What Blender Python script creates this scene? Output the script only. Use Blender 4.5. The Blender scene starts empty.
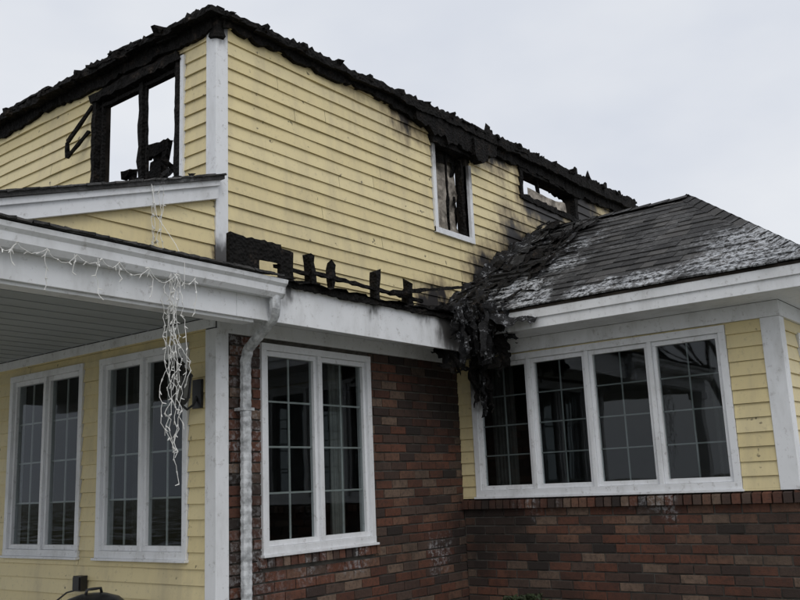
import bpy, math, random, bmesh
from mathutils import Vector, Matrix, noise
random.seed(7)
H=1.6
scene=bpy.context.scene
# ---------------------------------------------------------------- node helper
class N:
    def __init__(s,name,rough=0.6,spec=0.3):
        s.m=bpy.data.materials.new(name); s.m.use_nodes=True
        s.t=s.m.node_tree; s.n=s.t.nodes; s.l=s.t.links
        s.b=s.n['Principled BSDF']; s.out=s.n['Material Output']
        s.b.inputs['Roughness'].default_value=rough
        s.b.inputs['Specular IOR Level'].default_value=spec
        s.g=s.n.new('ShaderNodeNewGeometry'); s.w=None
    def pos(s): return s.g.outputs['Position']
    def isl(s): return s.g.outputs['Random Per Island']
    def setin(s,sock,v):
        if hasattr(v,'is_output'): s.l.new(v,sock)
        else: sock.default_value=v
    def math(s,op,a,b=0.0,clamp=False):
        n=s.n.new('ShaderNodeMath'); n.operation=op; n.use_clamp=clamp
        s.setin(n.inputs[0],a); s.setin(n.inputs[1],b); return n.outputs[0]
    def noise(s,scale,detail=3,rough=0.6,sc3=None):
        v=s.pos()
        if sc3:
            m=s.n.new('ShaderNodeMapping'); m.inputs['Scale'].default_value=sc3; s.l.new(v,m.inputs['Vector']); v=m.outputs[0]
        n=s.n.new('ShaderNodeTexNoise'); n.inputs['Scale'].default_value=scale; n.inputs['Detail'].default_value=min(detail,4); n.inputs['Roughness'].default_value=rough
        s.l.new(v,n.inputs['Vector']); return n.outputs['Fac']
    def vor(s,scale):
        n=s.n.new('ShaderNodeTexVoronoi'); n.inputs['Scale'].default_value=scale; s.l.new(s.pos(),n.inputs['Vector']); return n.outputs['Distance']
    def rng(s,v,a,b,c=0.0,d=1.0):
        n=s.n.new('ShaderNodeMapRange'); n.interpolation_type='SMOOTHSTEP'
        s.l.new(v,n.inputs[0])
        for i,x in enumerate((a,b,c,d)): n.inputs[i+1].default_value=x
        return n.outputs[0]
    def ramp(s,v,stops,const=False):
        n=s.n.new('ShaderNodeValToRGB'); s.l.new(v,n.inputs[0]); r=n.color_ramp
        if const: r.interpolation='CONSTANT'
        while len(r.elements)<len(stops): r.elements.new(0.5)
        for e,(p,c) in zip(r.elements,stops):
            e.position=p; e.color=(*c,1)
        return n.outputs[0]
    def mix(s,f,a,b,mode='MIX'):
        n=s.n.new('ShaderNodeMix'); n.data_type='RGBA'; n.blend_type=mode
        s.setin(n.inputs[0],f)
        for sock,v in ((n.inputs[6],a),(n.inputs[7],b)):
            if hasattr(v,'is_output'): s.l.new(v,sock)
            else: sock.default_value=(*v,1)
        return n.outputs[2]
    def xyz(s):
        n=s.n.new('ShaderNodeSeparateXYZ'); s.l.new(s.pos(),n.inputs[0]); return n.outputs
    def blob(s,p,r0,r1,wob):
        n=s.n.new('ShaderNodeVectorMath'); n.operation='DISTANCE'; s.l.new(s.pos(),n.inputs[0]); n.inputs[1].default_value=p
        return s.rng(s.math('ADD',n.outputs['Value'],wob),r0,r1,1.0,0.0)
    def color(s,c): s.setin(s.b.inputs['Base Color'],c if hasattr(c,'is_output') else (*c,1))
    def bump(s,h,strength=0.5,dist=0.01):
        n=s.n.new('ShaderNodeBump'); n.inputs['Strength'].default_value=strength; n.inputs['Distance'].default_value=dist
        s.l.new(h,n.inputs['Height']); s.l.new(n.outputs[0],s.b.inputs['Normal'])

def soot(M,blobs,top=None,amp=0.5):
    if M.w is None:
        n1=M.noise(2.2,4,0.65); n2=M.noise(9,3,0.7,sc3=(1,1,0.35))
        M.w=M.math('ADD',M.math('MULTIPLY',M.math('SUBTRACT',n1,0.5),1.6),M.math('SUBTRACT',n2,0.5))
    w=M.math('MULTIPLY',M.w,amp)
    acc=None
    for p,r0,r1 in blobs:
        b=M.blob(p,r0,r1,w)
        acc=b if acc is None else M.math('MAXIMUM',acc,b)
    if top:
        zz=M.math('ADD',M.xyz()[2],M.math('MULTIPLY',w,-0.45))
        t=M.rng(zz,top[0],top[1])
        acc=t if acc is None else M.math('MAXIMUM',acc,t)
    return acc

def mat_siding():
    M=N('cream_siding',0.5,0.35)
    base=M.ramp(M.isl(),[(0,(0.665,0.560,0.305)),(0.5,(0.705,0.600,0.335)),(1,(0.735,0.635,0.375))])
    dirt=M.noise(3,4,0.7,sc3=(1,1,0.25))
    base=M.mix(M.rng(dirt,0.42,0.78,0,0.45),base,(0.36,0.31,0.22))
    fine=M.noise(26,4,0.75)
    base=M.mix(M.rng(fine,0.55,0.72,0,0.32),base,(0.28,0.24,0.17))
    s=soot(M,[((3.1,0,5.05),0.05,0.6),((1.5,0,5.35),0.0,0.5),((2.3,0,5.15),0.05,0.6),((3.9,0,5.1),0.05,0.5),((4.9,0,4.9),0.3,0.95),((5.8,0,4.85),0.2,0.8),((6.8,0,5.1),0.1,0.6),
              ((3.5,0,3.6),0.05,0.6),((4.2,0,4.05),0.1,0.75),((2.6,0,3.15),0.05,0.5),((0.1,0,3.15),0.0,0.3),((1.0,0,3.05),0,0.25),
              ((0,0.95,4.98),0.35,0.66),((0,0.2,5.25),0.0,0.45),((0,2.2,5.35),0.0,0.45)],top=(4.97,5.17),amp=0.44)
    c=M.mix(M.rng(s,0.0,0.6,0,0.7),base,(0.22,0.165,0.10))
    c=M.mix(M.rng(s,0.45,0.95),c,(0.016,0.013,0.012))
    sp=M.noise(14,2,0.5); c=M.mix(M.rng(sp,0.70,0.76,0,0.8),c,(0.05,0.04,0.03))
    M.color(c)
    return M.m
def mat_white(name='white_trim'):
    M=N(name,0.45,0.4)
    n=M.noise(4,4,0.7,sc3=(1,1,0.4))
    c=M.mix(M.rng(n,0.42,0.8,0,0.5),(0.76,0.775,0.80),(0.38,0.38,0.37))
    n2=M.noise(20,4,0.75); c=M.mix(M.rng(n2,0.55,0.72,0,0.42),c,(0.20,0.18,0.16))
    s=soot(M,[((0.2,-0.44,3.05),0.0,0.25),((1.2,-0.44,3.08),0.0,0.22),((1.9,-0.44,3.05),0.0,0.25),((2.3,-0.44,2.95),0.1,0.5),((2.95,0,4.95),0.15,0.5),((3.3,0,4.7),0.0,0.35),((0,0,5.15),0.05,0.4),((0,0,3.2),0,0.25),((2.5,-0.6,2.95),0.05,0.45),((2.9,-0.3,2.6),0.05,0.45)],amp=0.3)
    c=M.mix(M.rng(s,0,0.9,0,0.93),c,(0.03,0.027,0.025))
    M.color(c); return M.m
def mat_char():
    M=N('charred_wood',0.8,0.12)
    n=M.noise(9,4,0.75); v=M.vor(38)
    c=M.ramp(n,[(0.3,(0.004,0.004,0.004)),(0.58,(0.010,0.009,0.0085)),(0.68,(0.028,0.022,0.018)),(0.78,(0.11,0.09,0.075))])
    M.color(c); M.bump(v,0.9,0.014); return M.m
def mat_brick():
    M=N('brick',0.85,0.2)
    c=M.ramp(M.isl(),[(0,(0.100,0.046,0.033)),(0.14,(0.145,0.064,0.043)),(0.28,(0.080,0.050,0.040)),(0.42,(0.165,0.090,0.062)),(0.54,(0.055,0.038,0.033)),(0.66,(0.125,0.054,0.036)),(0.78,(0.180,0.125,0.093)),(0.87,(0.098,0.066,0.053)),(0.95,(0.034,0.028,0.026))],True)
    c=M.mix(M.rng(M.noise(35,4,0.75),0.4,0.75,0,0.7),c,(0.037,0.029,0.026))
    c=M.mix(M.rng(M.noise(1.6,4,0.6),0.42,0.72,0,0.6),c,(0.035,0.029,0.025))
    s=soot(M,[((2.7,0,2.6),0.2,1.0),((2.91,-0.3,1.2),0.1,0.6)],amp=0.6)
    c=M.mix(M.rng(s,0,1,0,0.7),c,(0.02,0.017,0.016))
    f=soot(M,[((0.3,0,1.1),0.0,0.45),((0.15,0,1.9),0.0,0.35),((0.9,0,1.10),0.0,0.22),((1.4,0,1.10),0.0,0.22),((0.2,0,0.5),0,0.4),((0.15,0,2.6),0,0.35),((2.5,0,1.0),0.0,0.22),((2.88,-0.8,1.45),0,0.2),((2.88,-1.9,1.45),0,0.25)],amp=0.5)
    f=M.math('MULTIPLY',f,M.rng(M.noise(28,4,0.75),0.45,0.62))
    c=M.mix(M.math('MULTIPLY',f,0.65),c,(0.38,0.38,0.39))
    M.color(c); M.bump(M.noise(90,3,0.7),0.6,0.006); return M.m
def simple(name,col,rough=0.7,spec=0.3,var=0.3,scale=8,bump=0.2,metal=0):
    M=N(name,rough,spec)
    n=M.noise(scale,3,0.65)
    M.color(M.mix(M.rng(n,0.3,0.75,0,1),col,tuple(x*(1-var) for x in col)))
    if bump: M.bump(M.noise(scale*6,3),bump,0.004)
    M.b.inputs['Metallic'].default_value=metal
    return M.m
def mat_shingle():
    M=N('asphalt_shingle',0.9,0.15)
    c=M.ramp(M.isl(),[(0,(0.022,0.022,0.023)),(0.5,(0.040,0.040,0.041)),(1,(0.080,0.077,0.075))])
    c=M.mix(M.rng(M.noise(120,2,0.8),0.45,0.7,0,0.5),c,(0.11,0.108,0.105))
    s=soot(M,[((3.2,-0.1,3.4),0.7,1.6),((4.3,-0.1,4.2),0.4,1.3)],amp=0.8)
    c=M.mix(M.rng(s,0,1,0,0.85),c,(0.012,0.012,0.012))
    grit=M.noise(24,4,0.8)
    ash=M.rng(M.noise(2.0,4,0.75),0.46,0.72,0,0.5); c=M.mix(M.math('MULTIPLY',ash,M.rng(grit,0.42,0.6)),c,(0.27,0.27,0.275))
    f=soot(M,[((2.75,-2.85,3.15),0.2,0.65),((3.1,-2.85,3.35),0.15,0.6),((2.55,-1.0,3.08),0.12,0.34),((2.55,-1.6,3.08),0.1,0.34),((2.55,-2.1,3.08),0.1,0.36),((3.3,-1.0,3.5),0.0,0.3),((3.9,-0.9,3.8),0,0.3),((2.9,-0.8,3.3),0.1,0.35)],amp=0.6)
    f=M.math('MULTIPLY',f,M.rng(grit,0.42,0.58))
    c=M.mix(M.math('MULTIPLY',f,0.8),c,(0.52,0.54,0.57))
    M.color(c); M.bump(grit,0.5,0.008); return M.m
def mat_tar():
    M=N('burned_felt',0.65,0.2)
    c=M.ramp(M.noise(6,4,0.75),[(0.35,(0.005,0.005,0.006)),(0.6,(0.018,0.018,0.019)),(0.74,(0.07,0.07,0.073))])
    fr=M.rng(M.noise(13,4,0.85),0.55,0.65,0,0.8)
    c=M.mix(fr,c,(0.32,0.33,0.35))
    M.color(c); M.bump(M.noise(40,4,0.8),1.0,0.025); return M.m
def mat_glass():
    M=N('window_glass')
    t=M.n.new('ShaderNodeBsdfTransparent'); t.inputs[0].default_value=(0.62,0.66,0.66,1)
    g=M.n.new('ShaderNodeBsdfGlossy'); g.inputs['Roughness'].default_value=0.02; g.inputs[0].default_value=(0.85,0.9,0.93,1)
    b=M.n.new('ShaderNodeBump'); b.inputs['Strength'].default_value=0.12; b.inputs['Distance'].default_value=0.01
    M.l.new(M.noise(2.5,1),b.inputs['Height']); M.l.new(b.outputs[0],g.inputs['Normal'])
    d=M.n.new('ShaderNodeVectorMath'); d.operation='DOT_PRODUCT'; M.l.new(M.g.outputs['Normal'],d.inputs[0]); M.l.new(M.g.outputs['Incoming'],d.inputs[1])
    k=M.math('POWER',M.math('SUBTRACT',1.0,M.math('ABSOLUTE',d.outputs['Value'])),5.0)
    fac=M.math('ADD',M.math('MULTIPLY',k,0.9),0.045)
    m=M.n.new('ShaderNodeMixShader'); M.l.new(fac,m.inputs[0]); M.l.new(t.outputs[0],m.inputs[1]); M.l.new(g.outputs[0],m.inputs[2])
    M.l.new(m.outputs[0],M.out.inputs[0]); return M.m
def mat_ground():
    M=N('winter_lawn',0.95,0.1)
    c=M.ramp(M.noise(5,4,0.75),[(0.3,(0.05,0.055,0.025)),(0.55,(0.11,0.10,0.05)),(0.75,(0.16,0.14,0.08))])
    c=M.mix(M.rng(M.noise(0.5,4,0.7),0.5,0.6,0,0.9),c,(0.62,0.64,0.68))
    M.color(c); return M.m

SID=mat_siding(); WH=mat_white(); CH=mat_char(); BR=mat_brick(); SH=mat_shingle(); TAR=mat_tar(); GL=mat_glass()
MORT=simple('grey_mortar',(0.12,0.112,0.10),0.95,0.1,0.6,6,0)
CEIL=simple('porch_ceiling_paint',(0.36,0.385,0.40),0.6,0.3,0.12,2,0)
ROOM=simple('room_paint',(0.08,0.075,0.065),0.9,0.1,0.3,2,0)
CURT=simple('curtain_cloth',(0.30,0.30,0.28),0.9,0.1,0.35,6,0)
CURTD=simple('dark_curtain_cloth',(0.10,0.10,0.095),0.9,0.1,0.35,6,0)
MUNT=simple('muntin_paint',(0.50,0.52,0.51),0.6,0.2,0.2,8,0)
MUNTD=simple('muntin_dark',(0.24,0.26,0.26),0.6,0.2,0.2,8,0)  # darker grey muntins for the wing and porch end windows
SHEATH=simple('sooty_sheathing',(0.045,0.038,0.032),0.95,0.1,0.7,5,0)
ASH=simple('sooty_plaster',(0.50,0.45,0.39),0.95,0.1,0.8,9,0.6)
BLK=simple('black_metal',(0.015,0.015,0.016),0.35,0.5,0.3,10,0)
DSP=simple('frosted_aluminium',(0.62,0.64,0.66),0.55,0.4,0.6,16,0.4)
WIRE=simple('white_wire',(0.74,0.74,0.72),0.5,0.3,0.1,8,0)
LAMPG=simple('lantern_glass',(0.12,0.12,0.11),0.1,0.6,0.3,10,0)
CONC=simple('patio_concrete',(0.34,0.33,0.31),0.9,0.2,0.3,4,0)

# ---------------------------------------------------------------- mesh builder
class MB:
    def __init__(s): s.v=[];s.f=[];s.mi=[];s.mats=[]
    def mid(s,m):
        if m not in s.mats: s.mats.append(m)
        return s.mats.index(m)
    def add(s,vs,fs,m):
        o=len(s.v); s.v+= [tuple(p) for p in vs]; k=s.mid(m)
        for f in fs: s.f.append(tuple(o+i for i in f)); s.mi.append(k)
    def hexa(s,p,m):
        s.add(p,[(3,2,1,0),(4,5,6,7),(0,1,5,4),(1,2,6,5),(2,3,7,6),(3,0,4,7)],m)
    def box(s,x0,x1,y0,y1,z0,z1,m):
        s.hexa([(x0,y0,z0),(x1,y0,z0),(x1,y1,z0),(x0,y1,z0),(x0,y0,z1),(x1,y0,z1),(x1,y1,z1),(x0,y1,z1)],m)
    def pbox(s,pl,a0,a1,o0,o1,z0,z1,m):
        q=[P(pl,a,o,z) for z in (z0,z1) for a,o in ((a0,o1),(a1,o1),(a1,o0),(a0,o0))]
        s.hexa(q,m)
    def build(s,name,parent=None,smooth=False,bevel=0):
        me=bpy.data.meshes.new(name); me.from_pydata([(x,y,z+H) for x,y,z in s.v],[],s.f)
        for m in s.mats: me.materials.append(m)
        me.polygons.foreach_set('material_index',s.mi)
        if smooth: me.polygons.foreach_set('use_smooth',[True]*len(s.f))
        me.update()
        bm=bmesh.new(); bm.from_mesh(me); bmesh.ops.recalc_face_normals(bm,faces=bm.faces); bm.to_mesh(me); bm.free()
        o=bpy.data.objects.new(name,me); scene.collection.objects.link(o)
        if parent: o.parent=parent
        if bevel:
            b=o.modifiers.new('bevel','BEVEL'); b.width=bevel; b.segments=2; b.limit_method='ANGLE'
        return o
def P(pl,a,o,z):
    k,c=pl
    return (a,c-o,z) if k=='y' else (c-o,a,z)
house=bpy.data.objects.new('burned_house',None); scene.collection.objects.link(house)

def intervals(a0,a1,z0,z1,ops):
    iv=[(a0,a1)]
    for (o0,o1,p0,p1) in ops:
        if p1<=z0+1e-4 or p0>=z1-1e-4: continue
        nv=[]
        for s,e in iv:
            if o1<=s or o0>=e: nv.append((s,e)); continue
            if o0>s: nv.append((s,o0))
            if o1<e: nv.append((o1,e))
        iv=nv
    return [i for i in iv if i[1]-i[0]>0.004]
def siding(mb,pl,a0,a1,z0,z1,ops=(),L=None,h=0.107,m=SID,warp=0.0015,heat=False):
    cuts=sorted(set([z0,z1]+[z for o in ops for z in (o[2],o[3]) if z0<z<z1]+[z0+h*i for i in range(1,int((z1-z0)/h)+1)]))
    for zb,zt in zip(cuts[:-1],cuts[1:]):
        if zt-zb<0.004: continue
        ci=math.floor((((zb+zt)/2)-z0)/h); base=z0+ci*h
        rr=random.Random(ci*31+int(a0*10)+ (7 if pl[0]=='x' else 0))
        hk=max(0,(base-2.9)/0.5) if heat else 0
        for s,e in intervals(a0,a1,zb,zt,ops):
            pts=[s]; q=math.floor(s/3.2)*3.2+rr.uniform(0,3.2)
            while q<e and not L:
                if q>s+0.3 and q<e-0.3: pts.append(q)
                q+=3.2
            pts.append(e)
            for bs,be in zip(pts[:-1],pts[1:]):
                be-=0.003
                n=max(1,int((be-bs)/0.16)); vs=[];fs=[]
                off=rr.uniform(-0.001,0.001); zoff=rr.uniform(-0.002,0.002)
                for i in range(n+1):
                    f=i/n; a=bs+(be-bs)*f
                    ab=at=a
                    if L:
                        lb,lt=min(be,max(L(zb),bs)),min(be,max(L(zt),bs))
                        ab=lb+(be-lb)*f; at=lt+(be-lt)*f
                    w=noise.noise(Vector((a*1.7,base*9,pl[1])))*warp*2+hk*0.010*abs(noise.noise(Vector((a*3.1,base*19,7))))
                    ob=0.014*(1-(zb-base)/h)+0.003+w+off; ot=0.014*(1-(zt-base)/h)+0.003+w*0.4
                    zj=noise.noise(Vector((a*2.3,base*5,3+pl[1])))*warp+zoff+hk*0.006*noise.noise(Vector((a*4,base*15,1)))
                    vs+=[P(pl,ab,-0.001,zb+zj),P(pl,ab,ob,zb+zj),P(pl,at,ot,zt)]
                for i in range(n):
                    o=3*i; fs+=[(o,o+3,o+4,o+1),(o+1,o+4,o+5,o+2)]
                mb.add(vs,fs,m)
def wall(mb,pl,a0,a1,z0,z1,ops,o0,o1,m):
    zs=sorted(set([z0,z1]+[z for o in ops for z in (o[2],o[3]) if z0<z<z1]))
    for zb,zt in zip(zs[:-1],zs[1:]):
        for s,e in intervals(a0,a1,zb,zt,ops): mb.pbox(pl,s,e,o0,o1,zb,zt,m)
def bricks(mb,pl,a0,a1,z0,z1,ops=(),seed=1):
    rr=random.Random(seed); ph=0.0745; bl=0.208; r=0
    z=z1
    while z>z0:
        zb=max(z-ph+0.012,z0); zt=z; sh=rr.uniform(-.012,.012)
        if zt-zb>0.01:
            for s,e in intervals(a0,a1,zb,zt,ops):
                a=math.floor(s/bl)*bl-(bl/2 if r%2 else 0)+sh
                if a>s: a-=bl
                while a<e:
                    p=max(a+0.0055,s); q=min(a+bl-0.0055,e)
                    if q-p>0.02:
                        o=0.008+rr.uniform(-0.003,0.0035); j=lambda:rr.uniform(-0.0025,0.0025)
                        t=rr.uniform(-0.002,0.002); c=0.003
                        vs=[P(pl,p,-0.004,zb),P(pl,q,-0.004,zb),P(pl,q,-0.004,zt),P(pl,p,-0.004,zt),
                            P(pl,p+j(),o-c,zb+j()),P(pl,q+j(),o-c+t,zb+j()),P(pl,q+j(),o-c+t,zt+j()),P(pl,p+j(),o-c,zt+j()),
                            P(pl,p+c,o,zb+c),P(pl,q-c,o+t,zb+c),P(pl,q-c,o+t,zt-c),P(pl,p+c,o,zt-c)]
                        fs=[(0,1,5,4),(1,2,6,5),(2,3,7,6),(3,0,4,7),(4,5,9,8),(5,6,10,9),(6,7,11,10),(7,4,8,11),(8,9,10,11)]
                        mb.add(vs,fs,BR)
                    a+=bl
        z-=ph; r+=1
def rowlock(mb,pl,a0,a1,z0,z1,out,seed=5):
    rr=random.Random(seed); a=a0
    while a<a1-0.02:
        e=min(a+0.068,a1); d=rr.uniform(-0.004,0.004)
        q=[P(pl,x,o,z) for z,top in ((z0,0),(z1,1)) for x,o in ((a+0.003,out+d-0.004*top),(e-0.004,out+d-0.004*top),(e-0.004,-0.02),(a+0.003,-0.02))]
        q[4]=(q[4][0],q[4][1],q[4][2]-0.018); q[5]=(q[5][0],q[5][1],q[5][2]-0.018)
        mb.hexa(q,BR); a+=0.074
def beam(mb,p0,p1,w,h,m=CH,jit=0.008,seg=None,rr=random,taper=1.0,rag=0.03):
    p0=Vector(p0);p1=Vector(p1); d=(p1-p0); Ln=d.length; d.normalize()
    up=Vector((0,0,1)) if abs(d.z)<0.9 else Vector((0,1,0))
    s=d.cross(up).normalized(); u=s.cross(d).normalized()
    n=seg or max(2,int(Ln/0.06)); vs=[];fs=[]
    for i in range(n+1):
        f=i/n; k=1+(taper-1)*f; k*=rr.uniform(0.85,1.06)
        for a,b in ((-1,-1),(1,-1),(1,1),(-1,1)):
            ee=rr.uniform(-rag,rag) if i in(0,n) and jit>0.002 else 0
            q=p0+d*(Ln*f+ee)+s*(a*w/2*k+rr.uniform(-jit,jit))+u*(b*h/2*k+rr.uniform(-jit,jit)); vs.append(q[:])
    for i in range(n):
        o=4*i
        for j in range(4): fs.append((o+j,o+(j+1)%4,o+4+(j+1)%4,o+4+j))
    fs+=[(3,2,1,0),(4*n,4*n+1,4*n+2,4*n+3)]
    mb.add(vs,fs,m)
def band(mb,pl,a0,a1,lo,hi,o0,o1,m=CH,step=0.035,seed=0):
    rr=random.Random(seed); n=int((a1-a0)/step); col=[]
    for i in range(n+1):
        a=a0+(a1-a0)*i/n
        l,h=lo(a),hi(a); mid=(l+h)/2
        f=[P(pl,a,o1+rr.uniform(-0.008,0.008),z) for z in (l,mid+rr.uniform(-.015,.015),h)]
        b=[P(pl,a,o0,z) for z in (h-rr.uniform(0,0.02),mid,l+rr.uniform(0,0.02))]
        col.append(f+b)
    for i in range(n):
        vs=col[i]+col[i+1]; fs=[]
        for j in range(6):
            k=(j+1)%6; fs.append((j,k,6+k,6+j))
        mb.add(vs,fs,m)
    mb.add(col[0],[(0,1,2,3,4,5)],m); mb.add(col[-1],[(0,1,2,3,4,5)],m)
def fn(base,slope,amp,fr,seed,amp2=0.0):
    def g(a):
        v=base+slope*a+amp*noise.noise(Vector((a*fr,seed,0.3)))+amp*0.6*noise.noise(Vector((a*fr*3.7,seed,4.3)))
        if amp2: v+=amp2*max(0,noise.noise(Vector((a*fr*9,seed,9.1))))
        return v
    return g
def sheet(mb,o,u,v,nu,nv,amp,m=TAR,seed=0,rag=0.35,fr=3.0,fold=0.0):
    o=Vector(o);u=Vector(u);v=Vector(v); n=u.cross(v).normalized()
    g=[]
    for j in range(nv+1):
        for i in range(nu+1):
            a=i/nu;b=j/nv; p=o+u*a+v*b
            d=Vector((noise.noise(p*fr+Vector((seed,0,0))),noise.noise(p*fr+Vector((0,seed,5))),noise.noise(p*fr+Vector((9,0,seed)))))
            d2=Vector((noise.noise(p*fr*4+Vector((seed,0,0))),noise.noise(p*fr*4+Vector((0,seed,5))),noise.noise(p*fr*4+Vector((9,0,seed)))))
            p=p+d*amp+d2*amp*0.45+n*fold*math.sin(a*14+seed+3*b)
            g.append(p)
    fs=[]
    for j in range(nv):
        for i in range(nu):
            e=min(i/nu,1-(i+1)/nu,1-(j+1)/nv)*2
            r=noise.noise(Vector((i*0.45,j*0.35,seed*1.7)))*0.5+0.5
            if e<rag*r*1.3 and rag>0 : 
                if r>0.45 or e<rag*0.2: continue
            k=j*(nu+1)+i; fs.append((k,k+1,k+nu+2,k+nu+1))
    mb.add(g,fs,m)

W=2.91; YD=-2.92
yp=('y',0.0); xp=('x',0.0); wp=('x',W); wf=('y',YD)
brickwin=(0.40,1.62,-0.43,1.06)
w1=(2.70,3.27,2.40,3.27); w2=(4.37,5.62,3.12,3.40)
lw=(0.42,1.53,2.28,3.27)
pw1=(0.28,1.35,-0.43,1.06); pw2=(1.575,2.675,-0.43,1.06); pw3=(3.1,4.2,-0.43,1.06)
wingwin=(-2.53,-0.16,-0.125,1.117)
wfwin=(3.36,5.6,-0.125,1.05)

mb=MB()
wall(mb,yp,0.0,7.7,1.42,3.48,[w1,w2],-0.14,-0.003,SHEATH)
wall(mb,xp,0.14,6.0,1.42,3.48,[lw],-0.14,-0.003,SHEATH)
wall(mb,xp,0.0,6.0,-1.6,1.419,[pw1,pw2,pw3],-0.14,-0.003,SHEATH)
mb.box(0.14,7.56,5.86,6.0,-1.6,3.2,SHEATH); mb.box(7.56,7.7,0.14,6.0,-1.6,3.4,SHEATH)
mb.build('wall_sheathing',house)
mb=MB()
wall(mb,yp,0.141,W,-1.6,1.419,[brickwin],-0.14,-0.003,MORT)
wall(mb,wp,YD,-0.001,-1.6,-0.2,[],-0.14,-0.003,MORT)
wall(mb,wf,W+0.14,6.2,-1.6,-0.2,[],-0.14,-0.003,MORT)
mb.build('brick_wall_backing',house)
mb=MB()
wall(mb,wp,YD,-0.001,-0.2,1.25,[wingwin],-0.14,-0.003,SHEATH)
wall(mb,wf,W+0.14,6.2,-0.2,1.25,[wfwin],-0.14,-0.003,SHEATH)
mb.box(6.06,6.2,YD+0.14,-0.001,-1.6,1.25,SHEATH)
mb.build('wing_wall_sheathing',house)
mb=MB()
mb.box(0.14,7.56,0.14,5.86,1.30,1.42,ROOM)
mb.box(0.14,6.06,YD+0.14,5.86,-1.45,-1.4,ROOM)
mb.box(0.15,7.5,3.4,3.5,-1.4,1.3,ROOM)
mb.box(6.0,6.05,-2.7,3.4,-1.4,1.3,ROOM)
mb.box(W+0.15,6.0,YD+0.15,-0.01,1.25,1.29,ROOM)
mb.build('interior_rooms',house)

mb=MB()
siding(mb,yp,0.09,7.70,1.50,3.47,[ (w1[0]-0.05,w1[1]+0.05,w1[2]-0.05,w1[3]+0.04),(w2[0]-0.04,w2[1]+0.04,w2[2]-0.04,w2[3]+0.04)],warp=0.004,heat=True)
mb.build('upper_siding_long_wall',house)
mb=MB()
siding(mb,xp,0.09,6.0,1.50,3.47,[(lw[0]-0.04,lw[1]+0.04,1.9,lw[3]+0.04)],warp=0.004,heat=True)
mb.build('upper_siding_end_wall',house)
mb=MB()
siding(mb,xp,0.09,6.0,-1.45,1.13,[pw1,pw2,pw3])
mb.build('porch_siding',house)
mb=MB()
siding(mb,wp,YD+0.12,-0.002,-0.14,1.13,[wingwin]); siding(mb,wf,W+0.10,6.1,-0.14,1.13,[wfwin])
mb.build('wing_siding',house)
sl=(2.16-1.66)/1.58
mb=MB()
siding(mb,yp,-2.1,-0.022,1.50,2.13,[],L=lambda z: -(2.13-z)/sl)
mb.add([P(yp,-2.05,-0.02,1.45),P(yp,-0.001,-0.02,1.45),P(yp,-0.001,-0.02,2.14),P(yp,-2.05,-0.02,1.50)],[(0,1,2,3)],SHEATH)
mb.build('porch_gable_siding',house)

mb=MB()
bricks(mb,yp,0.095,W-0.004,-1.6,1.09,[(brickwin[0],brickwin[1],brickwin[2]-0.085,brickwin[3])],seed=2)
rowlock(mb,yp,brickwin[0]-0.04,brickwin[1]+0.04,brickwin[2]-0.085,brickwin[2]-0.004,0.035)
bricks(mb,wp,YD,-0.012,-1.6,-0.235,[],seed=3)
bricks(mb,wf,W-0.008,6.2,-1.6,-0.235,[],seed=4)
rowlock(mb,wp,YD-0.04,-0.014,-0.23,-0.142,0.055,8); rowlock(mb,wf,W-0.05,6.2,-0.23,-0.142,0.055,9)
mb.build('brick_facing',house)

mb=MB()
mb.box(-0.024,0.09,-0.024,0.088,1.52,3.42,WH)
mb.box(-0.026,0.088,-0.026,0.086,-1.6,1.12,WH)
mb.box(W-0.022,W+0.10,YD-0.022,YD+0.12,-0.14,1.13,WH)
mb.box(0.0,W,-0.03,-0.0035,1.095,1.20,WH)
mb.box(-0.03,-0.0035,0.0,6,1.13,1.20,WH)
mb.box(W-0.03,W-0.0035,YD-0.03,-0.001,1.131,1.25,WH); mb.box(W-0.001,6.2,YD-0.031,YD-0.0035,1.131,1.25,WH)
mb.box(0.0,2.50,-0.41,-0.001,1.201,1.218,WH)
mb.box(-2.45,-0.2,-0.435,-0.412,1.12,1.385,WH); mb.box(-0.198,2.50,-0.436,-0.412,1.12,1.384,WH)
mb.box(-2.35,-0.03,-0.41,-0.30,1.10,1.30,WH)
mb.box(-2.45,-2.35,-0.41,6.0,1.10,1.33,WH)
mb.box(2.50,2.524,-3.30,-0.437,1.25,1.42,WH); mb.box(2.525,6.6,-3.30,-3.276,1.25,1.42,WH)
mb.box(2.484,2.4985,-3.32,-0.44,1.335,1.425,WH); mb.box(2.484,6.6,-3.318,-3.3015,1.335,1.425,WH)
mb.box(2.525,W-0.031,-3.275,-0.001,1.251,1.262,WH); mb.box(W-0.03,6.6,-3.275,YD-0.032,1.251,1.262,WH)
mb.build('trim_boards',house,bevel=0.003)
mb=MB()
def slab(mb,x0,z0,x1,z1,y0,y1,th,m):
    mb.hexa([(x0,y0,z0-th),(x1,y0,z1-th),(x1,y1,z1-th),(x0,y1,z0-th),(x0,y0,z0),(x1,y0,z1),(x1,y1,z1),(x0,y1,z0)],m)
slab(mb,-2.55,2.16-2.55*sl,-0.026,2.16,-0.055,-0.018,0.115,WH)
slab(mb,-2.55,2.185-2.55*sl,-0.026,2.183,-0.075,-0.0555,0.045,WH)
mb.build('porch_rake_board',house,bevel=0.003)
mb=MB()
slab(mb,-2.6,2.225-2.6*sl,-0.004,2.222,-0.095,6.0,0.036,SH)
rr=random.Random(4)
for i in range(25):
    x=-2.5+i*0.1; beam(mb,(x,-0.10,2.222+x*sl),(x+0.1,-0.10,2.222+(x+0.1)*sl),0.02,0.012,SH,0.004,2,rr,rag=0.006)
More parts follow.
